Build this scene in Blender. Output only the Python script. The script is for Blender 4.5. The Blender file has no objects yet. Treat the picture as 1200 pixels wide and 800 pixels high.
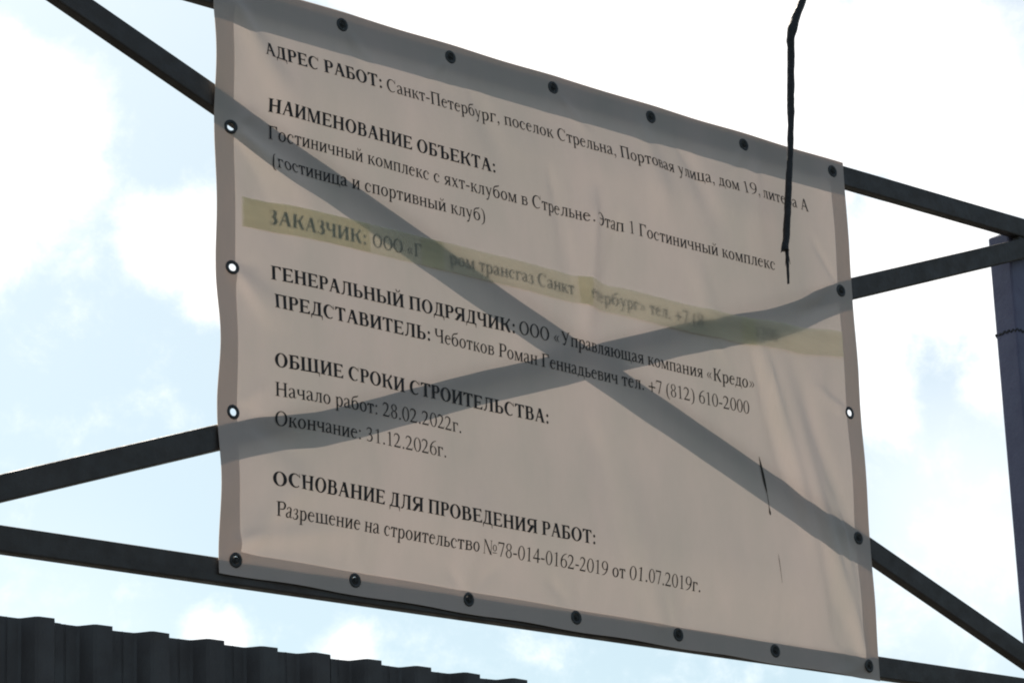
import bpy, bmesh, math, random
from mathutils import Vector, Matrix, noise as mnoise

random.seed(7)
scene = bpy.context.scene
COL = scene.collection

# ------------------------------------------------------------------ camera
Z0 = 5.18                      # height of the banner's centre above the ground
cam_d = bpy.data.cameras.new('camera')
cam = bpy.data.objects.new('camera', cam_d)
COL.objects.link(cam)
right = Vector((0.756094, -0.653426, -0.036835))
upv = Vector((-0.175923, -0.257131, 0.950229))
back = Vector((-0.630376, -0.711982, -0.309368))
m = Matrix.Identity(4)
for r in range(3):
    m[r][0], m[r][1], m[r][2] = right[r], upv[r], back[r]
m[0][3], m[1][3], m[2][3] = -7.4819, -8.1786, -3.5822 + Z0
cam.matrix_world = m
cam_d.sensor_width = 36.0
cam_d.lens = 118.27
cam_d.clip_start = 0.05
cam_d.clip_end = 3000
scene.camera = cam

# ------------------------------------------------------------------ light
SUN_TO = Vector((0.42, 1.0, 1.10)).normalized()          # towards the sun: behind the banner, high
sun_d = bpy.data.lights.new('sun', 'SUN')
sun_d.energy = 3.5
sun_d.angle = math.radians(0.55)
sun_d.color = (1.0, 0.90, 0.77)
sun = bpy.data.objects.new('sun', sun_d)
COL.objects.link(sun)
sun.rotation_euler = SUN_TO.to_track_quat('Z', 'Y').to_euler()
sun.location = (0, 0, 30)

world = bpy.data.worlds.new('World')
scene.world = world
world.use_nodes = True
wn, wl = world.node_tree.nodes, world.node_tree.links
wn.clear()


def N(nodes, t, **kw):
    n = nodes.new(t)
    for k, v in kw.items(): setattr(n, k, v)
    return n


def math_node(nodes, links, op, a, b=None, c=None, clamp=False):
    n = nodes.new('ShaderNodeMath'); n.operation = op; n.use_clamp = clamp
    for i, v in enumerate((a, b, c)):
        if v is None: continue
        if isinstance(v, (int, float)): n.inputs[i].default_value = v
        else: links.new(v, n.inputs[i])
    return n.outputs[0]


w_out = N(wn, 'ShaderNodeOutputWorld')
sky = N(wn, 'ShaderNodeTexSky', sky_type='NISHITA', sun_disc=False)
sky.sun_elevation = math.asin(SUN_TO.z)
sky.sun_rotation = math.atan2(SUN_TO.x, SUN_TO.y)
sky.air_density, sky.dust_density, sky.ozone_density = 1.0, 1.5, 1.0
bg_sky = N(wn, 'ShaderNodeBackground'); bg_sky.inputs[1].default_value = 0.0565
tint = N(wn, 'ShaderNodeMix', data_type='RGBA', blend_type='MULTIPLY'); tint.inputs[0].default_value = 1.0
wl.new(sky.outputs[0], tint.inputs[6]); tint.inputs[7].default_value = (0.93, 1.04, 0.97, 1)
wl.new(tint.outputs[2], bg_sky.inputs[0])
bg_cloud = N(wn, 'ShaderNodeBackground'); bg_cloud.inputs[0].default_value = (1.0, 0.985, 0.97, 1); bg_cloud.inputs[1].default_value = 0.80
tc = N(wn, 'ShaderNodeTexCoord')
nrm = N(wn, 'ShaderNodeVectorMath', operation='NORMALIZE'); wl.new(tc.outputs['Generated'], nrm.inputs[0])
DIR = nrm.outputs[0]


def wnoise(scale, detail, rough, dist=0.0):
    n = N(wn, 'ShaderNodeTexNoise'); n.inputs['Scale'].default_value = scale; n.inputs['Detail'].default_value = detail
    n.inputs['Roughness'].default_value = rough; n.inputs['Distortion'].default_value = dist
    wl.new(DIR, n.inputs['Vector']); return n.outputs[0]


# cumulus heaps: azimuth from +y towards +x, elevation, angular radius (degrees), weight
CLOUDS = [(32.3, 21.7, 1.9, 1.0), (31.7, 20.2, 1.3, .8), (35.5, 19.9, 1.05, .85), (36.3, 18.9, .8, .6),
          (41.5, 22.9, 2.2, 1.0), (43.8, 22.2, 2.2, 1.0), (46.4, 21.9, 2.6, 1.1), (48.8, 22.3, 1.9, .9), (39.8, 23.6, 1.5, .75),
          (45.2, 20.2, 1.5, .55), (48.9, 19.0, 2.0, .75), (47.5, 17.2, 1.4, .5), (50.4, 17.5, 1.3, .55),
          (36.1, 13.1, .7, .5), (38.5, 12.9, .6, .45), 
          (20, 30, 7, .9), (58, 26, 6, .9), (5, 20, 8, .9), (75, 18, 9, .8), (-30, 35, 14, .9)]
acc = None
for az, el, rad, wt in CLOUDS:
    a, e = math.radians(az), math.radians(el)
    v = (math.sin(a) * math.cos(e), math.cos(a) * math.cos(e), math.sin(e))
    d = N(wn, 'ShaderNodeVectorMath', operation='DISTANCE'); wl.new(DIR, d.inputs[0]); d.inputs[1].default_value = v
    r = math.radians(rad)
    mr = N(wn, 'ShaderNodeMapRange', interpolation_type='SMOOTHSTEP')
    mr.inputs[1].default_value = r * 1.35; mr.inputs[2].default_value = r * 0.25; mr.inputs[3].default_value = 0; mr.inputs[4].default_value = wt
    wl.new(d.outputs['Value'], mr.inputs[0])
    acc = mr.outputs[0] if acc is None else math_node(wn, wl, 'MAXIMUM', acc, mr.outputs[0])
n1 = wnoise(34, 10, 0.66, 0.2)
n2 = wnoise(9, 4, 0.5)
f = math_node(wn, wl, 'MULTIPLY_ADD', math_node(wn, wl, 'SUBTRACT', n1, 0.5), 1.9, acc)
f = math_node(wn, wl, 'MULTIPLY_ADD', math_node(wn, wl, 'SUBTRACT', n2, 0.5), 0.5, f)
cm = N(wn, 'ShaderNodeMapRange', interpolation_type='SMOOTHSTEP')
cm.inputs[1].default_value = -0.02; cm.inputs[2].default_value = 0.98; cm.inputs[3].default_value = 0.05; wl.new(f, cm.inputs[0])
# thin high veil towards the right
veil = None
for az, el, rad, wt in ((49.5, 14.5, 4.6, .42), (51.0, 20.5, 5.0, .50), (44.0, 21.0, 4.5, .40), (33, 12.5, 4.0, .16)):
    a, e = math.radians(az), math.radians(el)
    d = N(wn, 'ShaderNodeVectorMath', operation='DISTANCE'); wl.new(DIR, d.inputs[0])
    d.inputs[1].default_value = (math.sin(a) * math.cos(e), math.cos(a) * math.cos(e), math.sin(e))
    mr = N(wn, 'ShaderNodeMapRange', interpolation_type='SMOOTHSTEP')
    mr.inputs[1].default_value = math.radians(rad); mr.inputs[2].default_value = 0; mr.inputs[3].default_value = 0; mr.inputs[4].default_value = wt
    wl.new(d.outputs['Value'], mr.inputs[0])
    veil = mr.outputs[0] if veil is None else math_node(wn, wl, 'MAXIMUM', veil, mr.outputs[0])
one_minus = math_node(wn, wl, 'SUBTRACT', 1.0, cm.outputs[0])
cover = math_node(wn, wl, 'MULTIPLY_ADD', one_minus, veil, cm.outputs[0])
mix = N(wn, 'ShaderNodeMixShader')
wl.new(cover, mix.inputs[0]); wl.new(bg_sky.outputs[0], mix.inputs[1]); wl.new(bg_cloud.outputs[0], mix.inputs[2])
wl.new(mix.outputs[0], w_out.inputs[0])

scene.view_settings.view_transform = 'Standard'
scene.view_settings.look = 'None'
scene.view_settings.gamma = 1.0
scene.view_settings.use_curve_mapping = False
scene.view_settings.exposure = 0.93
scene.cycles.max_bounces = 10
scene.cycles.transmission_bounces = 6
scene.cycles.transparent_max_bounces = 8
scene.cycles.filter_width = 2.0


# ------------------------------------------------------------------ materials
def material(name):
    mt = bpy.data.materials.new(name); mt.use_nodes = True
    mt.node_tree.nodes.clear()
    nd, lk = mt.node_tree.nodes, mt.node_tree.links
    return mt, nd, lk, N(nd, 'ShaderNodeOutputMaterial')


def noise_fac(nd, lk, scale, detail=5, rough=0.55, stretch=None, lo=0.35, hi=0.65):
    t = N(nd, 'ShaderNodeTexCoord'); mp = N(nd, 'ShaderNodeMapping')
    lk.new(t.outputs['Object'], mp.inputs[0])
    if stretch: mp.inputs['Scale'].default_value = stretch
    n = N(nd, 'ShaderNodeTexNoise'); n.inputs['Scale'].default_value = scale; n.inputs['Detail'].default_value = detail
    n.inputs['Roughness'].default_value = rough
    lk.new(mp.outputs[0], n.inputs['Vector'])
    r = N(nd, 'ShaderNodeMapRange'); r.inputs[1].default_value = lo; r.inputs[2].default_value = hi
    lk.new(n.outputs[0], r.inputs[0])
    return r.outputs[0]


def mixc(nd, lk, fac, a, b):
    x = N(nd, 'ShaderNodeMix', data_type='RGBA')
    lk.new(fac, x.inputs[0])
    for i, v in ((6, a), (7, b)):
        if isinstance(v, tuple): x.inputs[i].default_value = (*v, 1)
        else: lk.new(v, x.inputs[i])
    return x.outputs[2]


def paint(name, c0, c1, rough=0.5, scale=6, wear=None, stretch=None, metal=0.0, bump=0.15):
    mt, nd, lk, out = material(name)
    p = N(nd, 'ShaderNodeBsdfPrincipled')
    col = mixc(nd, lk, noise_fac(nd, lk, scale, stretch=stretch), c0, c1)
    if wear:
        wf = noise_fac(nd, lk, wear[1], 8, 0.7, lo=wear[2], hi=wear[2] + 0.06)
        col = mixc(nd, lk, wf, col, wear[0])
    lk.new(col, p.inputs['Base Color'])
    rf = N(nd, 'ShaderNodeMapRange'); rf.inputs[3].default_value = rough - .1; rf.inputs[4].default_value = rough + .12
    lk.new(noise_fac(nd, lk, scale * 3), rf.inputs[0]); lk.new(rf.outputs[0], p.inputs['Roughness'])
    p.inputs['Metallic'].default_value = metal
    b = N(nd, 'ShaderNodeBump'); b.inputs['Strength'].default_value = bump; b.inputs['Distance'].default_value = 0.004
    lk.new(noise_fac(nd, lk, 60, 6), b.inputs['Height']); lk.new(b.outputs[0], p.inputs['Normal'])
    lk.new(p.outputs[0], out.inputs[0])
    return mt


def sheet_material(name, c0, c1, fac, stretch=None, see_through=0.0, scale=5):
    """thin sheet that lets light through diffusely"""
    mt, nd, lk, out = material(name)
    col = mixc(nd, lk, noise_fac(nd, lk, scale, 6, 0.6, stretch=stretch), c0, c1)
    d = N(nd, 'ShaderNodeBsdfDiffuse'); tr = N(nd, 'ShaderNodeBsdfTranslucent')
    lk.new(col, d.inputs[0]); lk.new(col, tr.inputs[0])
    mx = N(nd, 'ShaderNodeMixShader'); mx.inputs[0].default_value = fac
    lk.new(d.outputs[0], mx.inputs[1]); lk.new(tr.outputs[0], mx.inputs[2])
    g = N(nd, 'ShaderNodeBsdfGlossy'); g.inputs['Roughness'].default_value = 0.45
    fr = N(nd, 'ShaderNodeFresnel'); fr.inputs[0].default_value = 1.35
    fm = math_node(nd, lk, 'MULTIPLY', fr.outputs[0], 0.35)
    m2 = N(nd, 'ShaderNodeMixShader'); lk.new(fm, m2.inputs[0]); lk.new(mx.outputs[0], m2.inputs[1]); lk.new(g.outputs[0], m2.inputs[2])
    last = m2.outputs[0]
    if see_through:
        t = N(nd, 'ShaderNodeBsdfTransparent'); t.inputs[0].default_value = (*c0, 1)
        m3 = N(nd, 'ShaderNodeMixShader'); m3.inputs[0].default_value = see_through
        lk.new(last, m3.inputs[1]); lk.new(t.outputs[0], m3.inputs[2]); last = m3.outputs[0]
    lk.new(last, out.inputs[0])
    return mt


M_SHEET = sheet_material('banner_vinyl', (0.642, 0.536, 0.485), (0.560, 0.492, 0.440), 0.22, (1, 1, .4), scale=3.2)
M_HEM = sheet_material('hem_vinyl', (0.62, 0.525, 0.452), (0.565, 0.49, 0.42), 0.58, (1, 1, 1))
M_TAPE = sheet_material('yellowed_tape', (0.94, 0.93, 0.80), (0.85, 0.845, 0.72), 0.78, (.5, 1, 3), see_through=0.26, scale=8)
M_INK = paint('printed_ink', (0.011, 0.0075, 0.0065), (0.017, 0.012, 0.010), 0.6, 20, bump=0.0)
M_STEEL = paint('dark_grey_paint', (0.057, 0.047, 0.042), (0.043, 0.036, 0.032), 0.55, 5, ((0.085, 0.055, 0.038), 14, 0.655))
M_POST = paint('blue_grey_paint', (0.145, 0.136, 0.215), (0.112, 0.107, 0.172), 0.5, 4, ((0.04, 0.035, 0.04), 16, 0.70), (1, 1, .4))
M_WELD = paint('weld_metal', (0.015, 0.014, 0.016), (0.03, 0.026, 0.026), 0.6, 40)
M_FENCE = paint('dark_sheet_paint', (0.064, 0.052, 0.050), (0.046, 0.038, 0.037), 0.45, 3, ((0.07, 0.06, 0.055), 22, 0.74), (1, 1, .25), bump=0.05)
M_CABLE = paint('black_rubber', (0.010, 0.009, 0.009), (0.017, 0.015, 0.014), 0.6, 30, bump=0.4)
M_RING = paint('grommet_metal', (0.04, 0.041, 0.041), (0.026, 0.027, 0.027), 0.5, 40)
M_SCREW = paint('screw_zinc', (0.045, 0.045, 0.042), (0.028, 0.028, 0.026), 0.85, 60)
M_DIRT = paint('dirt_mark', (0.05, 0.038, 0.025), (0.018, 0.014, 0.011), 0.8, 30, bump=0.0)
M_GROUND = paint('ground_earth', (0.048, 0.046, 0.043), (0.030, 0.034, 0.025), 0.9, .5, bump=0.3)


# ------------------------------------------------------------------ helpers
def link(name, me, mat, parent=None, smooth=False):
    o = bpy.data.objects.new(name, me)
    COL.objects.link(o)
    if mat: me.materials.append(mat)
    if parent: o.parent = parent
    if smooth:
        for p in me.polygons: p.use_smooth = True
    return o


def from_bm(name, bm, mat, parent=None, smooth=False):
    me = bpy.data.meshes.new(name); bm.to_mesh(me); bm.free()
    return link(name, me, mat, parent, smooth)


def thing(name, label, cat, loc=(0, 0, 0)):
    o = bpy.data.objects.new(name, None)
    COL.objects.link(o); o.location = loc
    o['label'] = label; o['category'] = cat
    return o


def add_box(bm, c, ax, ay, az, sx, sy, sz, bevel=0.0, segs=2):
    vs = []
    for i in (-1, 1):
        for j in (-1, 1):
            for k in (-1, 1):
                vs.append(bm.verts.new(c + ax * (i * sx / 2) + ay * (j * sy / 2) + az * (k * sz / 2)))
    fs = [(0, 1, 3, 2), (4, 6, 7, 5), (0, 4, 5, 1), (2, 3, 7, 6), (0, 2, 6, 4), (1, 5, 7, 3)]
    faces = [bm.faces.new([vs[i] for i in f]) for f in fs]
    if bevel:
        es = {e for f in faces for e in f.edges}
        bmesh.ops.bevel(bm, geom=list(es), offset=bevel, segments=segs, profile=0.5, affect='EDGES')


def add_tube(bm, pts, radii, n=12, wob=0.0):
    rings = []
    for k, p in enumerate(pts):
        a = pts[max(0, k - 1)]; b = pts[min(len(pts) - 1, k + 1)]
        d = (b - a).normalized()
        u = d.cross(Vector((0, 1, 0.13))).normalized(); v = d.cross(u)
        ring = []
        for i in range(n):
            t = 2 * math.pi * i / n
            r = radii[k] * (1 + wob * mnoise.noise(Vector((p.z * 35, i * .9, p.x * 20))))
            ring.append(bm.verts.new(p + u * math.cos(t) * r + v * math.sin(t) * r))
        rings.append(ring)
    for a, b in zip(rings, rings[1:]):
        for i in range(n): bm.faces.new((a[i], a[(i + 1) % n], b[(i + 1) % n], b[i]))
    bm.faces.new(rings[0][::-1]); bm.faces.new(rings[-1])


def W(x, y, z):
    """banner frame (right, up, towards the viewer's side) to world"""
    return Vector((x, -z, y + Z0))

# ------------------------------------------------------------------ lettering
# A serif roman drawn from pen strokes, 1000 units to the em.  Every glyph is a
# list of polygons in the plane of the print.
CAP, XH, DESC = 662, 455, -215

def _cr(pts, n=7):
    """Catmull-Rom through (x, y, w) points."""
    P = [pts[0]] + list(pts) + [pts[-1]]
    out = []
    for i in range(1, len(P) - 2):
        a, b, c, d = P[i - 1], P[i], P[i + 1], P[i + 2]
        for k in range(n):
            t = k / n
            out.append(tuple(0.5 * (2 * b[j] + (c[j] - a[j]) * t + (2 * a[j] - 5 * b[j] + 4 * c[j] - d[j]) * t * t
                                    + (3 * b[j] - a[j] - 3 * c[j] + d[j]) * t ** 3) for j in range(3)))
    out.append(tuple(pts[-1]))
    return out


class Pen:
    def __init__(self, bold, lower):
        self.b = bold
        if lower:
            self.S, self.H = (135, 54) if bold else (98, 46)
        else:
            self.S, self.H = (168, 58) if bold else (115, 47)
        self.t = 26 if bold else 20
        self.e = 72 if bold else 74
        if lower:
            self.e = 58
        self.P = []

    # ---- primitives
    def poly(self, *p):
        self.P.append([(float(x), float(y)) for x, y in p])

    def rect(self, x0, y0, x1, y1):
        self.poly((x0, y0), (x1, y0), (x1, y1), (x0, y1))

    def serif(self, xl, xr, y, up, side='both', e=None):
        e = self.e if e is None else e
        a = xl - (e if side in ('both', 'left') else 0)
        b = xr + (e if side in ('both', 'right') else 0)
        s = 1 if up else -1          # up: the slab grows upwards from y (foot); else hangs from y (head)
        t = self.t
        q = 2.1 * t
        self.poly((a, y), (b, y), (b, y + s * t * .8), (min(b, xr + e * .25), y + s * t * 1.15), (xr, y + s * q),
                  (xl, y + s * q), (max(a, xl - e * .25), y + s * t * 1.15), (a, y + s * t * .8))

    def stem(self, x, y0=0, y1=CAP, w=None, top='both', bot='both', e=None):
        w = w or self.S
        self.rect(x, y0, x + w, y1)
        if top: self.serif(x, x + w, y1, False, top, e)
        if bot: self.serif(x, x + w, y0, True, bot, e)

    def diag(self, x0, y0, x1, y1, w):
        self.poly((x0 - w / 2, y0), (x0 + w / 2, y0), (x1 + w / 2, y1), (x1 - w / 2, y1))

    def ring(self, x0, y0, x1, y1, wl=None, wr=None, wh=None, a0=0, a1=360, n=30):
        wl = self.S * 1.06 if wl is None else wl
        wr = self.S * 1.06 if wr is None else wr
        wh = self.H * .8 if wh is None else wh
        cx, cy, rx, ry = (x0 + x1) / 2, (y0 + y1) / 2, (x1 - x0) / 2, (y1 - y0) / 2
        ix, irx, iry = (x0 + wl + x1 - wr) / 2, (x1 - wr - x0 - wl) / 2, ry - wh
        pr = None
        for k in range(n + 1):
            a = math.radians(a0 + (a1 - a0) * k / n)
            c, s = math.cos(a), math.sin(a)
            q = ((cx + rx * c, cy + ry * s), (ix + irx * c, cy + iry * s))
            if pr: self.poly(pr[0], q[0], q[1], pr[1])
            pr = q

    def bowl(self, x0, x1, y0, y1, side=None, h=None, left=False):
        side = side or self.S
        h = h or self.H
        ry = (y1 - y0) / 2
        cy = (y0 + y1) / 2
        rx = min(abs(x1 - x0) * .62, ry * 1.15)
        sg = -1 if left else 1
        xm = x1 - sg * rx
        o, i = [(x0, y1)], [(x0, y1 - h)]
        for k in range(13):
            a = math.radians(90 - 15 * k)
            o.append((xm + sg * rx * math.cos(a), cy + ry * math.sin(a)))
            i.append((xm + sg * (rx - side) * math.cos(a), cy + (ry - h) * math.sin(a)))
        o.append((x0, y0)); i.append((x0, y0 + h))
        for k in range(len(o) - 1):
            self.poly(o[k], o[k + 1], i[k + 1], i[k])

    def pen(self, *pts, n=7):
        q = _cr(pts, n)
        L, Rr = [], []
        for k, (x, y, w) in enumerate(q):
            a = q[max(0, k - 1)]; b = q[min(len(q) - 1, k + 1)]
            dx, dy = b[0] - a[0], b[1] - a[1]
            l = math.hypot(dx, dy) or 1
            L.append((x - dy / l * w / 2, y + dx / l * w / 2)); Rr.append((x + dy / l * w / 2, y - dx / l * w / 2))
        for k in range(len(q) - 1):
            self.poly(L[k], L[k + 1], Rr[k + 1], Rr[k])

    def dot(self, x, y, r):
        self.poly(*[(x + r * math.cos(k * math.pi / 6), y + r * math.sin(k * math.pi / 6)) for k in range(12)])

    def bar(self, x0, x1, y, tick=None, down=130, h=None):
        """a thin bar whose top is y; tick: 'right', 'left', 'both' ends drop (or rise) a wedge"""
        h = h or self.H
        self.rect(x0, y - h, x1, y)
        tw = self.H * 1.1
        if tick in ('right', 'both'):
            self.poly((x1 - tw * 2.2, y - h), (x1, y - h), (x1 + 8, y - h - down * .75), (x1 - tw * .25, y - h - down * .75))
        if tick in ('left', 'both'):
            self.poly((x0, y - h), (x0 + tw * 2.2, y - h), (x0 + tw * .25, y - h - down * .75), (x0 - 8, y - h - down * .75))

    def foot(self, x0, x1, tick=True, rise=140):
        h = self.H
        self.rect(x0, 0, x1, h)
        tw = h * 1.1
        self.poly((x1 - tw * 2.2, h), (x1 - 6, h), (x1 + 16, h + rise * .75), (x1 - tw * .1, h + rise * .75))


def glyph(ch, bold):
    low = ch.islower()
    p = Pen(bold, low)
    S, H, t, b = p.S, p.H, p.t, bold
    L = 96 if not b else 88

    def two(adv, l=None):
        l = L if l is None else l
        return l, adv - l - S
    A = 500
    if ch == ' ': return [], 250
    if ch == 'А':
        A = 722
        ap = 365
        p.diag(105, 0, ap - 8, 674, H * 1.25); p.diag(612 - S * .2, 0, ap, 674, S * 1.08)
        p.rect(180, 215, 500, 215 + H)
        p.serif(90, 122, 0, True); p.serif(612 - S * .75, 612 + S * .3, 0, True, e=52)
    elif ch == 'Б':
        A = 641 if b else 574
        p.stem(L, top='left'); p.bar(L, A - 90, CAP, 'right')
        p.bowl(L + S, A - 30, 0, 375)
    elif ch == 'В':
        A = 667
        p.stem(L, top='left', bot='left'); p.bowl(L + S, A - 95, 340, CAP, S * .95); p.bowl(L + S, A - 40, 0, 340 + H, S * 1.02)
    elif ch == 'Г':
        A = 611 if b else 578
        p.stem(L, top='left'); p.bar(L, A - 40, CAP, 'right', 170)
    elif ch == 'Д':
        A = 712 if b else 682
        rx = A - 120 - S
        p.rect(rx, 0, rx + S, CAP); p.serif(rx, rx + S, CAP, False, 'right')
        p.rect(190, CAP - H, rx, CAP)
        p.pen((262, CAP - 10, H * 1.35), (248, 420, H * 1.3), (205, 190, H * 1.25), (110, 25, H * 1.2))
        p.rect(25, 0, A - 25, H)
        for x, d in ((25, 1), (A - 25, -1)):
            p.poly((x, H), (x, -165), (x + d * 20, -165), (x + d * (70 if b else 55), 0), (x + d * 70, H))
    elif ch == 'Е':
        A = 667 if b else 611
        p.stem(L, top='left', bot='left'); p.bar(L, A - 60, CAP, 'right'); p.foot(L, A - 45)
        p.rect(L + S, 331 - H / 2, A - 190, 331 + H / 2); p.poly((A - 215, 331), (A - 180, 235), (A - 165, 235), (A - 165, 425), (A - 180, 425))
    elif ch == 'З':
        A = 530 if b else 501
        w = S
        p.pen((72, 520, 26), (110, 610, 40), (220, 662, 34), (350, 610, w * .95), (372, 500, w), (310, 390, w * .8), (190, 350, H))
        p.pen((190, 355, H), (330, 325, w * .8), (418, 190, w * 1.08), (350, 60, w * .95), (215, 5, 38), (110, 40, 50), (60, 105, 70 if b else 50))
        p.poly((62, 662), (84, 662), (88, 490), (66, 490))
    elif ch in 'ИЙ':
        A = 778 if b else 722
        a, c = two(A)
        p.stem(a); p.stem(c); p.diag(a + S * .75, 60, c + S * .25, 600, H * 1.75)
        if ch == 'Й':
            p.pen((A / 2 - 120, 850, 56), (A / 2 - 80, 765, 48), (A / 2, 735, 40), (A / 2 + 80, 765, 48), (A / 2 + 120, 850, 56))
    elif ch == 'К':
        A = 760 if b else 667
        p.stem(L)
        p.pen((L + S, 350, H * 1.2), (L + S + 120, 370, H * 1.3), (A - 250, 480, H * 1.5), (A - 160, 610, S * .55), (A - 85, 640, S * .8))
        p.pen((L + S + 90, 365, H), (A - 350 + S * .2, 340, S * .9), (A - 235, 170, S * 1.02), (A - 110, 12, S * .85))
        p.serif(A - 165, A - 80, 0, True, 'right', 60)
    elif ch == 'Л':
        A = 730 if b else 678
        rx = A - L - S
        p.stem(rx, top='right'); p.rect(170, CAP - H, rx, CAP)
        p.serif(215, 215 + H, CAP, False, 'left', 40)
        p.pen((250, CAP - 10, H * 1.4), (240, 380, H * 1.35), (205, 130, H * 1.5), (135, 25, 60 if b else 50), (50, 30, 80 if b else 64))
    elif ch == 'М':
        A = 944 if b else 889
        p.stem(105, w=H * 1.05, top=None); p.stem(A - 100 - S, top='right'); p.serif(60, 130, CAP, False, 'left', 40)
        p.diag(130 + S * .3, CAP, A / 2 - 10, 0, S * 1.05); p.diag(A - 110 - S * .75, CAP, A / 2, 0, H * 1.2)
    elif ch == 'Н':
        A = 778 if b else 722
        a, c = two(A)
        p.stem(a); p.stem(c); p.rect(a + S, 315, c, 315 + H * 1.1)
    elif ch == 'О':
        A = 778 if b else 722
        p.ring(36, -14, A - 36, 676)
    elif ch == 'П':
        A = 778 if b else 722
        a, c = two(A)
        p.stem(a, top='left'); p.stem(c, top='right'); p.rect(a + S, CAP - H * 1.05, c, CAP)
    elif ch == 'Р':
        A = 611 if b else 556
        p.stem(L, top='left'); p.bowl(L + S, A - 16, 290, CAP, S * 1.0)
    elif ch == 'С':
        A = 722 if b else 667
        p.ring(34, -14, A - 20, 676, wr=S * .55, wh=H * .9, a0=46, a1=312)
        x = A - 62
        p.poly((x - 22, 470), (x + 2, 470), (x - 4, 682), (x - 26, 682))
        p.poly((x - 90, 590), (x - 20, 560), (x - 12, 478), (x - 34, 478))
    elif ch == 'Т':
        A = 667 if b else 611
        p.stem(A / 2 - S / 2, top=None); p.bar(30, A - 30, CAP, 'both', 150)
    elif ch == 'У':
        A = 708
        p.diag(150, CAP, 390, 235, S); p.diag(575, CAP, 395, 230, H * 1.2)
        p.pen((415, 270, H * 1.2), (340, 100, H * 1.3), (255, 10, H * 1.7), (160, 32, 62))
        p.serif(110, 200, CAP, False); p.serif(550, 600, CAP, False)
    elif ch == 'Ч':
        A = 708 if b else 650
        rx = A - L - S
        p.stem(rx)
        p.stem(60, 440, CAP, bot=None, e=46)
        p.pen((60 + S / 2, 450, S), (85 + S * .6, 345, S * .75), (60 + S + 100, 300, H * 1.2), (rx + 4, 345, H * 1.1))
    elif ch == 'Щ':
        A = 1120 if b else 1009
        xs = [L, (A - S) / 2 - 20, A - L - S - 40]
        for x in xs: p.stem(x, bot=None)
        p.rect(L - 60, 0, A - 20, H)
        p.poly((A - 90, H), (A - 20, H), (A - 20, -165), (A - 42, -165))
    elif ch == 'Ъ':
        A = 779 if b else 706
        x = 235
        p.stem(x, top='right'); p.bar(25, x + 10, CAP, 'left'); p.bowl(x + S, A - 30, 0, 375)
    elif ch == 'Ы':
        A = 983 if b else 872
        p.stem(L); p.bowl(L + S, A - L - S - 95, 0, 375); p.stem(A - L - S)
    elif ch == 'Ь':
        A = 640 if b else 574
        p.stem(L); p.bowl(L + S, A - 28, 0, 375)
    elif ch == 'Э':
        A = 660
        p.ring(20, -14, A - 34, 676, wl=S * .5, wh=H * .9, a0=-134, a1=134)
        p.rect(240, 325, A - 34 - S * .6, 325 + H * 1.1)
        p.poly((48, 480), (72, 480), (76, 680), (54, 680)); p.poly((76, 560), (150, 610), (96, 480), (76, 480))
    elif ch == 'Я':
        A = 749 if b else 667
        rx = A - L - S
        p.stem(rx, top='right'); p.bowl(rx, 55, 300, CAP, S, left=True)
        p.pen((rx - 40, 330, S * .9), (rx - 150, 250, S), (190, 60, S * .85), (120, 8, S * .45)); p.serif(60, 130, 0, True, 'left', 34)
    # ---------------------------------------------------------------- lower case
    elif ch == 'а':
        A = 444
        p.pen((72, 345, 74), (100, 420, 46), (195, 452, 34), (290, 400, S * .9), (312, 320, S), (312, 90, S), (335, 40, S * .6), (385, 30, 32), (440, 70, 26))
        p.pen((285, 275, 34), (170, 225, 44), (80, 150, S * .9), (80, 75, S * .9), (150, 22, S * .6), (225, 40, 36), (300, 95, 26))
    elif ch == 'б':
        A = 509
        p.ring(30, -10, A - 35, 440, wh=H * .9)
        p.pen((66, 190, S * .8), (78, 420, S * .62), (150, 560, S * .6), (280, 612, S * .65), (395, 640, S * .55), (440, 700, 22))
    elif ch == 'в':
        A = 472
        p.stem(75, y1=XH, top='left', bot='left'); p.bowl(75 + S, A - 60, 232, XH, S * .85); p.bowl(75 + S, A - 28, 0, 232 + H, S * .92)
    elif ch == 'г':
        A = 410
        p.stem(72, y1=XH, top='left'); p.bar(72, A - 25, XH, 'right', 120)
    elif ch == 'д':
        A = 509
        rx = A - 90 - S
        p.rect(rx, 0, rx + S, XH); p.serif(rx, rx + S, XH, False, 'right')
        p.rect(130, XH - H, rx, XH)
        p.pen((185, XH - 8, H * 1.2), (175, 280, H * 1.2), (145, 120, H * 1.15), (85, 20, H * 1.1))
        p.rect(20, 0, A - 15, H)
        for x, d in ((20, 1), (A - 15, -1)):
            p.poly((x, H), (x, -130), (x + d * 18, -130), (x + d * 48, 0), (x + d * 50, H))
    elif ch == 'е':
        A = 444
        p.ring(26, -10, 420, 460, wr=S * .62, wh=H * .95, a0=8, a1=318)
        p.rect(26 + S * .7, 262, 410, 262 + H)
    elif ch == 'з':
        A = 396
        p.pen((52, 350, 56), (95, 425, 36), (180, 452, 32), (275, 405, S * .9), (275, 310, S * .85), (220, 255, 40), (140, 240, 32))
        p.pen((140, 243, 32), (255, 230, 50), (325, 135, S), (270, 35, S * .8), (160, 0, 32), (85, 25, 44), (48, 85, 56))
    elif ch in 'ий':
        A = 535
        a, c = 72, 535 - 72 - S
        p.stem(a, y1=XH); p.stem(c, y1=XH); p.diag(a + S * .8, 45, c + S * .2, 410, H * 1.7)
        if ch == 'й':
            p.pen((175, 650, 46), (205, 570, 40), (267, 540, 34), (330, 570, 40), (360, 650, 46))
    elif ch == 'к':
        A = 486
        p.stem(75, y1=XH)
        p.pen((75 + S, 235, 32), (230, 250, 34), (310, 330, 44), (360, 415, 56), (425, 432, 70))
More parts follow.
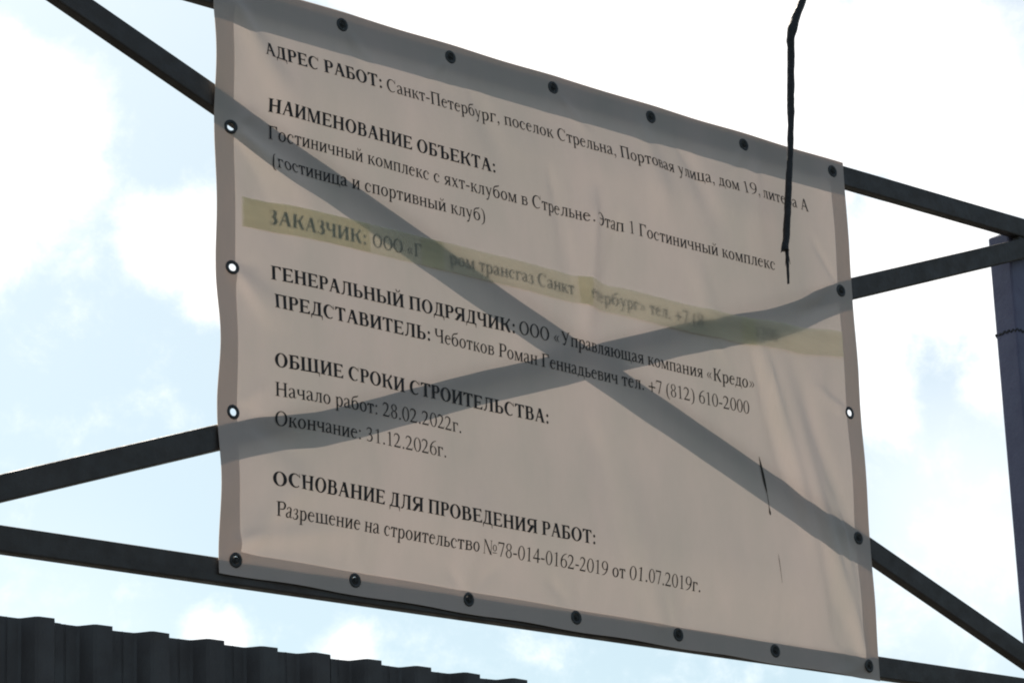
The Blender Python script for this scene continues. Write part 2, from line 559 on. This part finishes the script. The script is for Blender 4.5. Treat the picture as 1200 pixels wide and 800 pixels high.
        p.pen((215, 255, 32), (275, 225, S * .85), (350, 110, S), (440, 8, S * .75)); p.serif(400, 455, 0, True, 'right', 30)
    elif ch == 'л':
        A = 499
        rx = A - 72 - S
        p.stem(rx, y1=XH, top='right'); p.rect(130, XH - H, rx, XH)
        p.pen((185, XH - 8, H * 1.25), (178, 260, H * 1.25), (150, 85, H * 1.4), (95, 18, 46), (32, 28, 62))
    elif ch == 'м':
        A = 632
        p.stem(72, y1=XH, w=H, top=None); p.stem(A - 72 - S, y1=XH, top='right'); p.serif(40, 100, XH, False, 'left', 26)
        p.diag(82 + S * .4, XH, A / 2 - 10, 10, S * 1.0); p.diag(A - 72 - S * .8, XH, A / 2, 10, H * 1.15)
    elif ch == 'н':
        A = 535
        a, c = 72, 535 - 72 - S
        p.stem(a, y1=XH); p.stem(c, y1=XH); p.rect(a + S, 218, c, 218 + H * 1.1)
    elif ch == 'о':
        A = 500
        p.ring(30, -10, 470, 460, wh=H * .9)
    elif ch == 'п':
        A = 535
        a, c = 72, 535 - 72 - S
        p.stem(a, y1=XH, top='left'); p.stem(c, y1=XH, top='right'); p.rect(a + S, XH - H * 1.05, c, XH)
    elif ch == 'р':
        A = 500
        p.stem(72, DESC, 440, top=None); p.serif(72, 72 + S, 440, False, 'left', 60)
        p.ring(72 + S * .2, -10, 470, 460, wl=S * .6, wh=H, a0=-150, a1=150)
    elif ch == 'с':
        A = 444
        p.ring(26, -10, 425, 460, wr=S * .55, wh=H * .95, a0=42, a1=318)
        p.dot(360, 345, 44)
    elif ch == 'т':
        A = 437
        p.stem(A / 2 - S / 2, y1=XH, top=None); p.bar(22, A - 22, XH, 'both', 115)
    elif ch == 'у':
        A = 500
        p.diag(100, XH, 265, 60, S); p.diag(405, XH, 275, 70, H * 1.15)
        p.pen((290, 115, H * 1.15), (225, -60, H * 1.2), (165, -170, H * 1.5), (80, -185, 66))
        p.serif(60, 140, XH, False, e=44); p.serif(388, 424, XH, False, e=48)
    elif ch == 'х':
        A = 500
        p.diag(110, XH, 390, 0, S * 1.12); p.diag(385, XH, 105, 0, H * 1.2)
        p.serif(70, 160, XH, False, e=36); p.serif(340, 440, 0, True, e=36)
        p.serif(366, 404, XH, False, e=52); p.serif(86, 124, 0, True, e=52)
    elif ch == 'ц':
        A = 535
        a, c = 72, 535 - 90 - S
        p.stem(a, y1=XH, bot=None); p.stem(c, y1=XH, bot=None); p.rect(20, 0, A - 12, H)
        p.poly((A - 66, H), (A - 12, H), (A - 12, -130), (A - 30, -130))
    elif ch == 'ч':
        A = 502
        rx = A - 72 - S
        p.stem(rx, y1=XH); p.stem(48, 300, XH, bot=None, e=34)
        p.pen((48 + S / 2, 305, S), (72 + S * .5, 225, S * .7), (48 + S + 70, 195, H * 1.1), (rx + 4, 230, H))
    elif ch in 'шщ':
        A = 770
        w = 30 if ch == 'щ' else 0
        xs = [70, (A - S - w) / 2, A - 70 - S - w]
        for x in xs: p.stem(x, y1=XH, bot=None)
        p.rect(20, 0, A - (12 if w else 22), H)
        if w: p.poly((A - 66, H), (A - 12, H), (A - 12, -130), (A - 30, -130))
    elif ch == 'ь':
        A = 457
        p.stem(72, y1=XH); p.bowl(72 + S, A - 24, 0, 262)
    elif ch == 'ы':
        A = 671
        p.stem(72, y1=XH); p.bowl(72 + S, A - 72 - S - 60, 0, 262); p.stem(A - 72 - S, y1=XH)
    elif ch == 'ю':
        A = 747
        p.stem(72, y1=XH); p.rect(72 + S, 215, 300, 215 + H); p.ring(285, -10, A - 28, 460, wh=H * .9)
    elif ch == 'я':
        A = 460
        rx = A - 70 - S
        p.stem(rx, y1=XH, top='right'); p.bowl(rx, 42, 205, XH, S * .9, left=True)
        p.pen((rx - 25, 225, S * .8), (rx - 95, 165, S * .9), (115, 40, S * .75), (72, 6, S * .4)); p.serif(40, 80, 0, True, 'left', 24)
    # ---------------------------------------------------------------- figures and marks
    elif ch == '0':
        p.ring(26, -12, 474, 676, wl=88, wr=88, wh=30)
    elif ch == '1':
        p.rect(215, 0, 300, 660); p.serif(215, 300, 0, True, e=90)
        p.poly((215, 560), (215, 610), (300, 676), (300, 640), (250, 600)); p.pen((112, 588, 24), (170, 606, 30), (240, 640, 40))
    elif ch == '2':
        p.pen((36, 500, 26), (85, 610, 50), (210, 640, 62), (330, 570, 86), (340, 440, 84), (270, 290, 66), (150, 140, 44), (50, 35, 40))
        p.rect(30, 0, 430, 72); p.poly((400, 60), (432, 72), (478, 145), (455, 145), (420, 90))
    elif ch == '3':
        p.pen((45, 515, 26), (95, 605, 46), (205, 640, 56), (315, 580, 82), (310, 450, 76), (230, 370, 40), (150, 340, 26))
        p.pen((150, 344, 26), (290, 320, 66), (370, 200, 88), (310, 60, 78), (190, 6, 36), (110, 30, 50), (45, 55, 60))
    elif ch == '4':
        p.rect(290, 0, 378, 676); p.rect(12, 168, 472, 235); p.diag(52, 225, 330, 640, 44)
    elif ch == '6':
        p.ring(32, -12, 470, 420, wl=86, wr=86, wh=32)
        p.pen((74, 200, 84), (90, 380, 82), (180, 540, 64), (310, 640, 44), (450, 680, 22))
    elif ch == '7':
        p.rect(50, 596, 450, 662); p.diag(225, -8, 425, 610, 60); p.poly((24, 490), (46, 490), (80, 596), (110, 662), (70, 662))
    elif ch == '8':
        p.ring(70, 340, 430, 676, wl=76, wr=76, wh=30); p.ring(50, -12, 452, 360, wl=84, wr=84, wh=30)
    elif ch == '9':
        p.ring(30, 244, 468, 676, wl=86, wr=86, wh=32)
        p.pen((426, 460, 84), (410, 290, 82), (320, 130, 64), (190, 30, 44), (50, -16, 22))
    elif ch == '№':
        A = 960
        p.S = 60
        p.stem(70, w=36, e=50); p.stem(530, w=36, e=50); p.diag(100, CAP, 545, 0, 105)
        p.ring(650, 190, 920, 500, wl=60, wr=60, wh=26); p.rect(650, 95, 920, 130)
    elif ch == ':':
        A = 333 if b else 278
        r = 76 if b else 52
        p.dot(A / 2, r - 12, r); p.dot(A / 2, 400, r)
    elif ch == '.':
        A = 250; p.dot(125, 42, 54)
    elif ch == ',':
        A = 250; p.dot(125, 45, 54); p.pen((160, 40, 36), (160, -50, 36), (80, -140, 18))
    elif ch == '-':
        A = 333; p.rect(38, 194, 285, 262)
    elif ch == '+':
        A = 564; p.rect(30, 220, 534, 286); p.rect(249, 0, 315, 506)
    elif ch == '(':
        A = 333; p.pen((300, 670, 18), (150, 540, 60), (95, 250, 88), (150, -40, 60), (300, -170, 18))
    elif ch == ')':
        A = 333; p.pen((32, 670, 18), (182, 540, 60), (238, 250, 88), (182, -40, 60), (32, -170, 18))
    elif ch in '«»':
        for k in (0, 170):
            x = 60 + k
            if ch == '«': p.pen((x + 180, 400, 14), (x + 25, 228, 62), (x + 180, 50, 14), n=4)
            else: p.pen((x, 400, 14), (x + 155, 228, 62), (x, 50, 14), n=4)
    else:
        raise ValueError('no glyph for %r' % ch)
    return p.P, A


def typeset(text, bold):
    """polygons of a run of text, from its first ink at x = 0; and its ink width"""
    x, out = 0.0, []
    for ch in text:
        P, A = glyph(ch, bold)
        out += [[(q[0] + x, q[1]) for q in pl] for pl in P]
        x += A
    lo = min(q[0] for pl in out for q in pl)
    hi = max(q[0] for pl in out for q in pl)
    return [[(q[0] - lo, q[1]) for q in pl] for pl in out], hi - lo

# ------------------------------------------------------------------ ground
bm = bmesh.new()
bmesh.ops.create_grid(bm, x_segments=40, y_segments=40, size=600)
for v in bm.verts:
    r = v.co.length
    v.co.z = 0.0 if r < 25 else mnoise.noise(v.co * 0.01) * min(1.0, (r - 25) / 100) * 1.2 - 0.02
g = from_bm('ground', bm, M_GROUND)
g['kind'] = 'structure'

# ------------------------------------------------------------------ steel frame
BW, BD = 0.081, 0.042          # tube height and depth
frame = thing('billboard_frame', 'dark grey steel tube frame with crossed braces and blue grey post carrying the printed banner', 'frame', (0, 0.1, 0))


def local(o, root):
    o.parent = root
    o.matrix_parent_inverse = Matrix.Translation(-root.location)
    return o


def tube_bar(name, p0, p1, front, h=BW, d=BD, mat=M_STEEL):
    a, b = W(p0[0], p0[1], front - d / 2), W(p1[0], p1[1], front - d / 2)
    ax = (b - a).normalized(); ay = Vector((0, 1, 0)); az = ax.cross(ay)
    L = (b - a).length
    bm = bmesh.new()
    add_box(bm, (a + b) / 2, ax, ay, az, L, d, h, 0.005)
    return local(from_bm(name, bm, mat), frame)


tube_bar('top_rail', (-2.60, 0.938), (2.64, 0.971), -0.005)
tube_bar('bottom_rail', (-2.60, -1.015), (2.64, -0.938), -0.008)
tube_bar('brace', (-2.44, 0.938), (2.62, -0.914), -0.012)
tube_bar('brace', (-2.52, -0.947), (2.60, 0.906), -0.006)
for x0, top in ((-2.58, .955), (2.497, .962)):
    bm = bmesh.new()
    h = top + Z0
    add_box(bm, Vector((x0 + .055, .108, h / 2)), Vector((1, 0, 0)), Vector((0, 1, 0)), Vector((0, 0, 1)), .11, .108, h, 0.008)
    post = local(from_bm('post', bm, M_POST), frame)
    post['label'] = 'blue grey painted square post with weld seam'
    bm = bmesh.new()                                            # splice seam round the post
    ring = []
    for k in range(60):
        s = k / 60 * 4
        q, u = int(s), s - int(s)
        cx, cy = [(u, 0), (1, u), (1 - u, 1), (0, 1 - u)][q]
        ring.append(Vector((x0 - .001 + cx * .112, .053 + cy * .110, Z0 + .545 + .004 * math.sin(k * 2.1) + random.uniform(-.003, .003))))
    for k in range(60):
        a, b = ring[k], ring[(k + 1) % 60]
        w = random.uniform(.004, .009)
        d = (b - a).normalized()
        add_box(bm, (a + b) / 2, d, Vector((0, 0, 1)), d.cross(Vector((0, 0, 1))), (b - a).length * 1.1, w, .006)
    from_bm('weld_seam', bm, M_WELD, post)
    bm = bmesh.new()                                            # lug that ties the top rail to the post
    add_box(bm, W(x0 + .06, .945, -.030), Vector((1, 0, 0)), Vector((0, 1, 0)), Vector((0, 0, 1)), .09, .036, .10, .003)
    local(from_bm('bracket', bm, M_STEEL), frame)

# ------------------------------------------------------------------ corrugated fence
fence = thing('corrugated_fence', 'dark grey corrugated sheet metal fence standing below the banner', 'fence', (0, 0.15, 0))
PITCH, DEP = 0.2, 0.045
PROF = [(0.0, 0), (0.030, 1), (0.060, 1), (0.064, .93), (0.068, 1), (0.104, 1), (0.112, .88), (0.136, .12), (0.146, 0), (0.2, 0)]     # from a crest's right edge; 1 = valley
X0 = -2.252 - 25 * PITCH
for s in range(16):
    bm = bmesh.new()
    dz = random.uniform(-.006, .006); tl = random.uniform(-.003, .003)
    x0 = X0 + s * 5 * PITCH
    cols = []
    for wv in range(5):
        for (px, pd) in PROF[:-1]: cols.append((x0 + wv * PITCH + px, pd))
    cols.append((x0 + 5 * PITCH - .001, 0)); cols.append((x0 + 5 * PITCH + .03, 1)); cols.append((x0 + 5 * PITCH + .05, 1))
    fy = .0016 * (s % 2)
    th = .0012
    layers = []
    nz = 9
    for back_ in (0, 1):
        grid = []
        for (x, pd) in cols:
            col = []
            for k in range(nz):
                u = k / (nz - 1)
                top = -1.268 + .016 * x + dz + tl * (x - x0) + .0028 * mnoise.noise(Vector((x * 7, s, 0))) + Z0
                z = .05 + (top - .05) * (1 - (1 - u) ** 1.6)
                y = -.25 + pd * DEP * (1.0 + .04 * mnoise.noise(Vector((x * 3, z, s)))) + fy + back_ * th + .003 * mnoise.noise(Vector((x * 2, z * 1.3, 5)))
                col.append(bm.verts.new((x, y, z)))
            grid.append(col)
        layers.append(grid)
        for a, b in zip(grid, grid[1:]):
            for k in range(nz - 1):
                q = (a[k], b[k], b[k + 1], a[k + 1])
                bm.faces.new(q if not back_ else q[::-1])
    A, B = layers
    for i in range(len(cols) - 1): bm.faces.new((A[i][-1], A[i + 1][-1], B[i + 1][-1], B[i][-1]))
    for i in (0, len(cols) - 1):
        for k in range(nz - 1):
            bm.faces.new((A[i][k], A[i][k + 1], B[i][k + 1], B[i][k]))
    bmesh.ops.recalc_face_normals(bm, faces=bm.faces[:])
    local(from_bm('sheet_panel', bm, M_FENCE), fence)
for z in (.6, 2.0, 3.3):
    bm = bmesh.new()
    add_box(bm, Vector((X0 + 8.0, -.180, z)), Vector((1, 0, .0)), Vector((0, 1, 0)), Vector((0, 0, 1)), 15.8, .04, .04, .003)
    local(from_bm('fence_rail', bm, M_STEEL), fence)
for k in range(6):
    bm = bmesh.new()
    add_box(bm, Vector((X0 + .4 + k * 3.0, -.119, 1.78)), Vector((1, 0, 0)), Vector((0, 1, 0)), Vector((0, 0, 1)), .06, .08, 3.56, .004)
    local(from_bm('fence_post', bm, M_STEEL), fence)

# ------------------------------------------------------------------ banner
HX, HY = 1.487, 1.012
GX = [-1.425 + .475 * k for k in range(7)]
GY = [.963 - .4815 * k for k in range(5)]
HEM = 0.0775
banner = thing('banner', 'large translucent white vinyl construction notice with black printed lines, hung on the dark steel frame', 'banner', (0, 0, Z0 - HY))


def sm(a, b, x):
    t = max(0.0, min(1.0, (x - a) / (b - a)))
    return t * t * (3 - 2 * t)


# creases: a line from (x0, y0) to (x1, y1), half width, height, fading at its ends
CREASES = [(1.42, -.96, 1.02, .12, .030, .010), (1.40, -.50, 1.10, .14, .028, -.006), (1.30, -.90, 1.14, -.30, .030, -.006),
           (.93, .14, 1.22, -.66, .030, .011), (.90, .10, 1.10, -.50, .022, -.006), (.15, .56, .06, .04, .030, .011), (.27, .50, .13, .05, .030, -.006),
           (-.05, .62, .03, .2, .024, -.004), (-1.42, .48, -1.12, .30, .030, .009), (-1.40, .93, -1.20, .60, .034, .009),
           (-1.42, .46, -1.22, .12, .026, -.006), (-1.42, 0.0, -1.24, -.14, .03, .006), (-1.42, -.95, -1.12, -.62, .030, .007),
           (-1.41, -.90, -.98, -.80, .026, .005), (-1.42, -.47, -1.15, -.60, .03, -.005), (-.40, .95, -.28, .60, .03, -.005),
           (.42, .93, .50, .58, .034, .006), (.60, .93, .78, .55, .032, -.006), (1.0, .9, .93, .55, .03, .005), (-.5, -.95, -.42, -.62, .03, .004),
           (.4, -.95, .2, -.45, .05, .004), (.1, -.3, .25, -.8, .05, -.004), (.75, .1, .6, .5, .03, .004), (1.42, .46, 1.12, .30, .022, -.008),
           (1.33, -.42, 1.38, -.78, .018, .006)]

# short puckers where the grommets take the pull
rp = random.Random(3)
for gx_ in GX:
    for gy_ in GY:
        if abs(gx_) < 1.4 and abs(gy_) < .95: continue
        ang0 = math.atan2(-gy_ if abs(gy_) > .95 else 0, -gx_ if abs(gx_) > 1.4 else 0)
        for k in range(2):
            an = ang0 + rp.uniform(-.9, .9); ln = rp.uniform(.10, .24)
            CREASES.append((gx_ + .03 * math.cos(an), gy_ + .03 * math.sin(an), gx_ + ln * math.cos(an), gy_ + ln * math.sin(an), rp.uniform(.010, .016), rp.choice((-1, 1)) * rp.uniform(.0012, .0028)))


def billow(x, y):
    """how far the sheet stands off the tubes towards the viewer"""
    ex = HX - abs(x); ey = HY - abs(y)
    p = sm(.03, .38, ex) * sm(.04, .36, ey)
    z = .023 * p
    z += .026 * math.exp(-((x - 1.02) / .26) ** 2 - ((y - .24) / .30) ** 2) * sm(.02, .25, ex)
    z += .014 * math.exp(-((x + .95) / .35) ** 2 - ((y + .42) / .28) ** 2) * p
    z += .012 * math.exp(-((x + .35) / .35) ** 2 - ((y - .1) / .35) ** 2) * p
    z += p * (.010 * mnoise.noise(Vector((x * 1.3, y * 1.5, 3.3))) + .006 * mnoise.noise(Vector((x * 3.4, y * 2.2, 8.1))))
    z += p * .0030 * mnoise.noise(Vector((x * 9, y * 3.0, 1.7)))
    # scallops between the grommets
    gx = (x - GX[0]) / .475
    gy = (y - GY[-1]) / .4815
    z += .004 * (math.sin(math.pi * gx) ** 2) * sm(.2, .0, ey) * (0.6 + .5 * mnoise.noise(Vector((x * 2, y, 4))))
    z += .014 * (math.sin(math.pi * gy) ** 2) * sm(.2, .0, ex) * (0.7 + .6 * mnoise.noise(Vector((y * 2, x, 9))))
    for (x0, y0, x1, y1, w, h) in CREASES:
        dx, dy = x1 - x0, y1 - y0
        l2 = dx * dx + dy * dy
        t = ((x - x0) * dx + (y - y0) * dy) / l2
        if t < -.15 or t > 1.25: continue
        d = abs((x - x0) * dy - (y - y0) * dx) / math.sqrt(l2)
        ww = 1.35 * w * (.6 + .9 * max(0, min(1, t)))
        if d > ww * 3: continue
        z += 2.0 * h * math.exp(-(d / ww) ** 2) * sm(-.15, .15, t) * sm(1.25, .6, t)
    return max(z, .0005)


def pull(x, y):
    """the free edges scallop in slightly between the grommets"""
    gy = (y - GY[-1]) / .4815
    gx = (x - GX[0]) / .475
    ex, ey = HX - abs(x), HY - abs(y)
    px = -math.copysign(1, x) * .007 * math.sin(math.pi * gy) ** 2 * sm(.12, 0, ex) * (1 + .8 * mnoise.noise(Vector((0, y * 3, x))))
    py = -math.copysign(1, y) * .004 * math.sin(math.pi * gx) ** 2 * sm(.12, 0, ey)
    return x + px, y + py


def P(x, y, off=0.0):
    qx, qy = pull(x, y)
    return W(qx, qy, billow(x, y) + off)


def lines(lo, hi, keep, step, a):
    out = []
    marks = sorted({round(v, 6) for v in [lo, hi] + [k - a for k in keep if lo < k - a < hi] + [k + a for k in keep if lo < k + a < hi]})
    holes = [(round(k - a, 6), round(k + a, 6)) for k in keep]
    for u, v in zip(marks, marks[1:]):
        out.append(u)
        if (u, v) in holes: continue
        n = max(1, round((v - u) / step))
        out += [u + (v - u) * i / n for i in range(1, n)]
    return out + [marks[-1]]


HA, HR = 0.0145, 0.0135


def sheet_mesh(name, xlo, xhi, ylo, yhi, off, step, mat):
    """a piece of the vinyl, punched at every grommet it covers"""
    gset = [(gx, gy) for gx in GX for gy in GY if (abs(gx) > 1.4 or abs(gy) > .95) and xlo < gx < xhi and ylo < gy < yhi]
    xs = lines(xlo, xhi, sorted({g[0] for g in gset}), step, HA)
    ys = lines(ylo, yhi, sorted({g[1] for g in gset}), step, HA)
    bm = bmesh.new()
    V = [[bm.verts.new(P(x, y, off)) for y in ys] for x in xs]
    for i in range(len(xs) - 1):
        for j in range(len(ys) - 1):
            mx, my = (xs[i] + xs[i + 1]) / 2, (ys[j] + ys[j + 1]) / 2
            hole = next((g for g in gset if abs(g[0] - mx) < .002 and abs(g[1] - my) < .002), None)
            if hole is None:
                bm.faces.new((V[i][j], V[i + 1][j], V[i + 1][j + 1], V[i][j + 1]))
                continue
            n = 16
            C = [bm.verts.new(P(hole[0] + HR * math.cos(2 * math.pi * (k + .5) / n - 3 * math.pi / 4 - math.pi / n), hole[1] + HR * math.sin(2 * math.pi * (k + .5) / n - 3 * math.pi / 4 - math.pi / n), off)) for k in range(n)]
            cor = (V[i][j], V[i + 1][j], V[i + 1][j + 1], V[i][j + 1])
            for q in range(4):
                for k in range(4):
                    c0, c1 = C[(q * 4 + k) % n], C[(q * 4 + k + 1) % n]
                    bm.faces.new((cor[q], c1, c0) if k < 2 else (cor[(q + 1) % 4], c1, c0))
                bm.faces.new((cor[q], cor[(q + 1) % 4], C[(q * 4 + 2) % n]))
    return from_bm(name, bm, mat, smooth=True)


def bpart(o, parent=None):
    o.parent = parent or banner
    if not parent: o.matrix_parent_inverse = Matrix.Translation(-banner.location)
    return o


bpart(sheet_mesh('printed_sheet', -HX, HX, -HY, HY, 0.0, .0125, M_SHEET))
for q in ((-HX, -HX + HEM, -HY, HY), (HX - HEM, HX, -HY, HY)):
    bpart(sheet_mesh('hem', *q, -.0018, .0125, M_HEM))
for q in ((-HX + HEM, HX - HEM, HY - HEM, HY), (-HX + HEM, HX - HEM, -HY, -HY + HEM)):
    bpart(sheet_mesh('hem', *q, -.0018, .0125, M_HEM))

bpart(sheet_mesh('hem_shade_layer', -HX + .002, HX - .002, HY - .060, HY - .002, -.0030, .0125, M_HEM))      # added layer, darkens the top band where the rail's shadow falls short

# grommets: a rolled ring in each hole; screws where a tube lies behind
OPEN = {(0, 1), (0, 2), (0, 3), (6, 2)}
prof = [(.0124, -.0014), (.0125, .0005), (.0148, .0022), (.0182, .0030), (.0218, .0024), (.0243, .0006), (.0240, -.0002)]


def grommet(gx, gy, screw):
    c = P(gx, gy)
    e = .02
    tx = (P(gx + e, gy) - P(gx - e, gy)).normalized(); ty = (P(gx, gy + e) - P(gx, gy - e)).normalized()
    nz = tx.cross(ty).normalized()
    if nz.y > 0: nz = -nz
    ty = nz.cross(tx)
    bm = bmesh.new(); n = 28
    R_ = [[bm.verts.new(c + tx * r * math.cos(2 * math.pi * k / n) + ty * r * math.sin(2 * math.pi * k / n) + nz * h) for k in range(n)] for r, h in prof]
    for a, b in zip(R_, R_[1:]):
        for k in range(n): bm.faces.new((a[k], a[(k + 1) % n], b[(k + 1) % n], b[k]))
    g = bpart(from_bm('grommet', bm, M_RING, smooth=True))
    if screw:
        bm = bmesh.new()
        for r, h0, h1, s in ((.0118, -.010, .0010, 20), (.0062, .0015, .0065, 6)):
            lo = [bm.verts.new(c + tx * r * math.cos(2 * math.pi * k / s) + ty * r * math.sin(2 * math.pi * k / s) + nz * h0) for k in range(s)]
            hi = [bm.verts.new(c + tx * r * .93 * math.cos(2 * math.pi * k / s) + ty * r * .93 * math.sin(2 * math.pi * k / s) + nz * h1) for k in range(s)]
            for k in range(s): bm.faces.new((lo[k], lo[(k + 1) % s], hi[(k + 1) % s], hi[k]))
            bm.faces.new(hi)
        s_ = from_bm('screw', bm, M_SCREW); s_.parent = g


for i, gx in enumerate(GX):
    for j, gy in enumerate(GY):
        if i in (0, 6) or j in (0, 4): grommet(gx, gy, (i, j) not in OPEN)

# printed lines: (part name, text, bold, x from, x to, baseline)
EM = 0.0712
TEXT = [
    ('АДРЕС РАБОТ:', 1, -1.294, -.797, .763), ('Санкт-Петербург, поселок Стрельна, Портовая улица, дом 19, литера А', 0, -.775, 1.266, .760),
    ('НАИМЕНОВАНИЕ ОБЪЕКТА:', 1, -1.280, -.305, .566),
    ('Гостиничный комплекс с яхт-клубом в Стрельне. Этап 1 Гостиничный комплекс', 0, -1.279, 1.033, .472),
    ('(гостиница и спортивный клуб)', 0, -1.277, -.364, .371),
    ('ЗАКАЗЧИК:', 1, -1.274, -.889, .181), ('ООО «Г', 0, -.860, -.655, .181), ('ром трансгаз Санкт', 0, -.535, .03, .183), ('етербург» тел. +7 (8', 0, .095, .655, .184), ('1200', 0, .90, 1.01, .184),
    ('ГЕНЕРАЛЬНЫЙ ПОДРЯДЧИК:', 1, -1.276, -.256, -.012), ('ООО «Управляющая компания «Кредо»', 0, -.235, .893, -.009),
    ('ПРЕДСТАВИТЕЛЬ:', 1, -1.269, -.632, -.108), ('Чеботков Роман Геннадьевич тел. +7 (812) 610-2000', 0, -.612, .867, -.106),
    ('ОБЩИЕ СРОКИ СТРОИТЕЛЬСТВА:', 1, -1.268, -.110, -.306),
    ('Начало работ: 28.02.2022г.', 0, -1.269, -.504, -.404), ('Окончание: 31.12.2026г.', 0, -1.270, -.576, -.501),
    ('ОСНОВАНИЕ ДЛЯ ПРОВЕДЕНИЯ РАБОТ:', 1, -1.283, .082, -.702),
    ('Разрешение на строительство №78-014-0162-2019 от 01.07.2019г.', 0, -1.277, .579, -.801)]
for text, bold, xa, xb, yb in TEXT:
    polys, wd = typeset(text, bold)
    kx, ky = (xb - xa) / wd, EM / 1000
    bm = bmesh.new()
    for i, pl in enumerate(polys):
        off = .0016 + .00004 * (i % 5)
        try: bm.faces.new([bm.verts.new(P(xa + x * kx, yb + y * ky, off)) for x, y in pl])
        except ValueError: pass
    bpart(from_bm('heading_lettering' if bold else 'line_lettering', bm, M_INK))

# the taped-over line: yellowed tape in overlapping lengths
TAPE = [(-1.385, .200), (-1.04, .209), (-.53, .206), (.04, .204), (.50, .203), (.85, .204), (1.10, .216), (1.40, .258)]


def tape_y(x):
    for (a, ya), (b, yb) in zip(TAPE, TAPE[1:]):
        if x <= b: break
    t = (x - a) / (b - a)
    return ya + (yb - ya) * (t * t * (3 - 2 * t) if b > 1 else t)


def tape(xa, xb, off, hw=.051, seed=0):
    bm = bmesh.new()
    n = max(6, int((xb - xa) / .02)); mrows = 6
    G = []
    for i in range(n + 1):
        x = xa + (xb - xa) * i / n
        row = []
        for j in range(mrows + 1):
            v = j / mrows * 2 - 1
            ragged = .0016 * mnoise.noise(Vector((x * 30, v, seed))) if abs(v) == 1 else 0
            xx = x + (.006 * mnoise.noise(Vector((v * 4, seed, 2))) if i in (0, n) else 0)
            row.append(bm.verts.new(P(xx, tape_y(x) + v * hw + ragged, off + .0012 * max(0, mnoise.noise(Vector((x * 11, v * 2, seed)))))))
        G.append(row)
    for a, b in zip(G, G[1:]):
        for j in range(mrows): bm.faces.new((a[j], b[j], b[j + 1], a[j + 1]))
    o = bpart(from_bm('tape_strip', bm, M_TAPE, smooth=True))
    o['label'] = 'yellowed translucent tape stuck over a printed line'


tape(-1.385, -.56, .0030, seed=1)
tape(-1.378, -.872, .0042, hw=.0495, seed=6)
tape(-.655, .10, .0052, seed=2)
tape(.045, .90, .0074, seed=3)
tape(.84, 1.40, .0096, seed=4)

# scratches in the print
for pts in ([(.905, -.258, .001), (.913, -.290, .005), (.924, -.340, .0065), (.932, -.375, .004), (.937, -.394, .001)],
            [(.937, -.394, .0014), (.942, -.440, .0014), (.945, -.462, .005), (.946, -.470, .002)],
            [(.972, -.610, .0004), (.975, -.632, .0014), (.980, -.680, .0010), (.984, -.715, .0006)]):
    bm = bmesh.new(); L = []
    for x, y, w in pts: L.append((bm.verts.new(P(x - w, y, .0018)), bm.verts.new(P(x + w, y, .0018))))
    for a, b in zip(L, L[1:]): bm.faces.new((a[0], a[1], b[1], b[0]))
    bpart(from_bm('tear', bm, M_DIRT))

# ------------------------------------------------------------------ hanging cable
cable = thing('hanging_cable', 'frayed black cable end dangling in front of the upper right of the banner', 'cable', (1.0, -.12, Z0 + .4))
SH = [(1.0112, .5223, .0150), (1.0118, .535, .0138), (1.0189, .5689, .0126), (1.0352, .6727, .0133), (1.0497, .7769, .0127), (1.0712, .9173, .0118), (1.087, 1.06, .0132),
      (1.0983, 1.1981, .0145), (1.1128, 1.3404, .0143), (1.1161, 1.3935, .0172), (1.1277, 1.4314, .0195), (1.1532, 1.4906, .0160), (1.2006, 1.5804, .0141),
      (1.27, 1.72, .014), (1.36, 1.95, .014), (1.48, 2.25, .014), (1.72, 2.52, .014), (2.3, 2.70, .014), (4.0, 2.78, .014), (8.0, 2.9, .014), (16.0, 3.4, .014), (30.0, 4.8, .014)]


def dense(L, n=5):
    q = _cr(L, n)
    return [W(x, y, .12) for x, y, r in q], [r for x, y, r in q]


bm = bmesh.new()
pts, rad = dense(SH)
add_tube(bm, pts, rad, 12, .22)
local(from_bm('sheath', bm, M_CABLE, smooth=True), cable)
bm = bmesh.new()                                                # the bare core below the torn sheath
pts, rad = dense([(1.0180, .560, .0070), (1.0195, .5125, .0070), (1.0175, .4621, .0058), (1.0154, .402, .0048), (1.0154, .394, .0042)])
add_tube(bm, pts, rad, 10, .25)
local(from_bm('core', bm, M_CABLE, smooth=True), cable)
bm = bmesh.new()                                                # torn flap of the sheath
pts, rad = dense([(1.004, .552, .006), (.997, .530, .0055), (.990, .514, .0022), (.986, .509, .0008)])
add_tube(bm, pts, rad, 8, .2)
local(from_bm('torn_flap', bm, M_CABLE, smooth=True), cable)
for k, (dx, dz, ln) in enumerate(((.004, .0, .035), (-.006, -.01, .05), (.008, -.02, .028))):      # loose strands at the tear
    bm = bmesh.new()
    pts = [W(1.0120 + dx * .4, .540 + dz * .3, .12), W(1.0140 + dx, .525 + dz * .6 - ln * .4, .124), W(1.0150 + dx * 1.9, .520 + dz - ln, .122)]
    add_tube(bm, pts, [.0022, .0018, .0008], 6)
    local(from_bm('frayed_strand', bm, M_CABLE, smooth=True), cable)
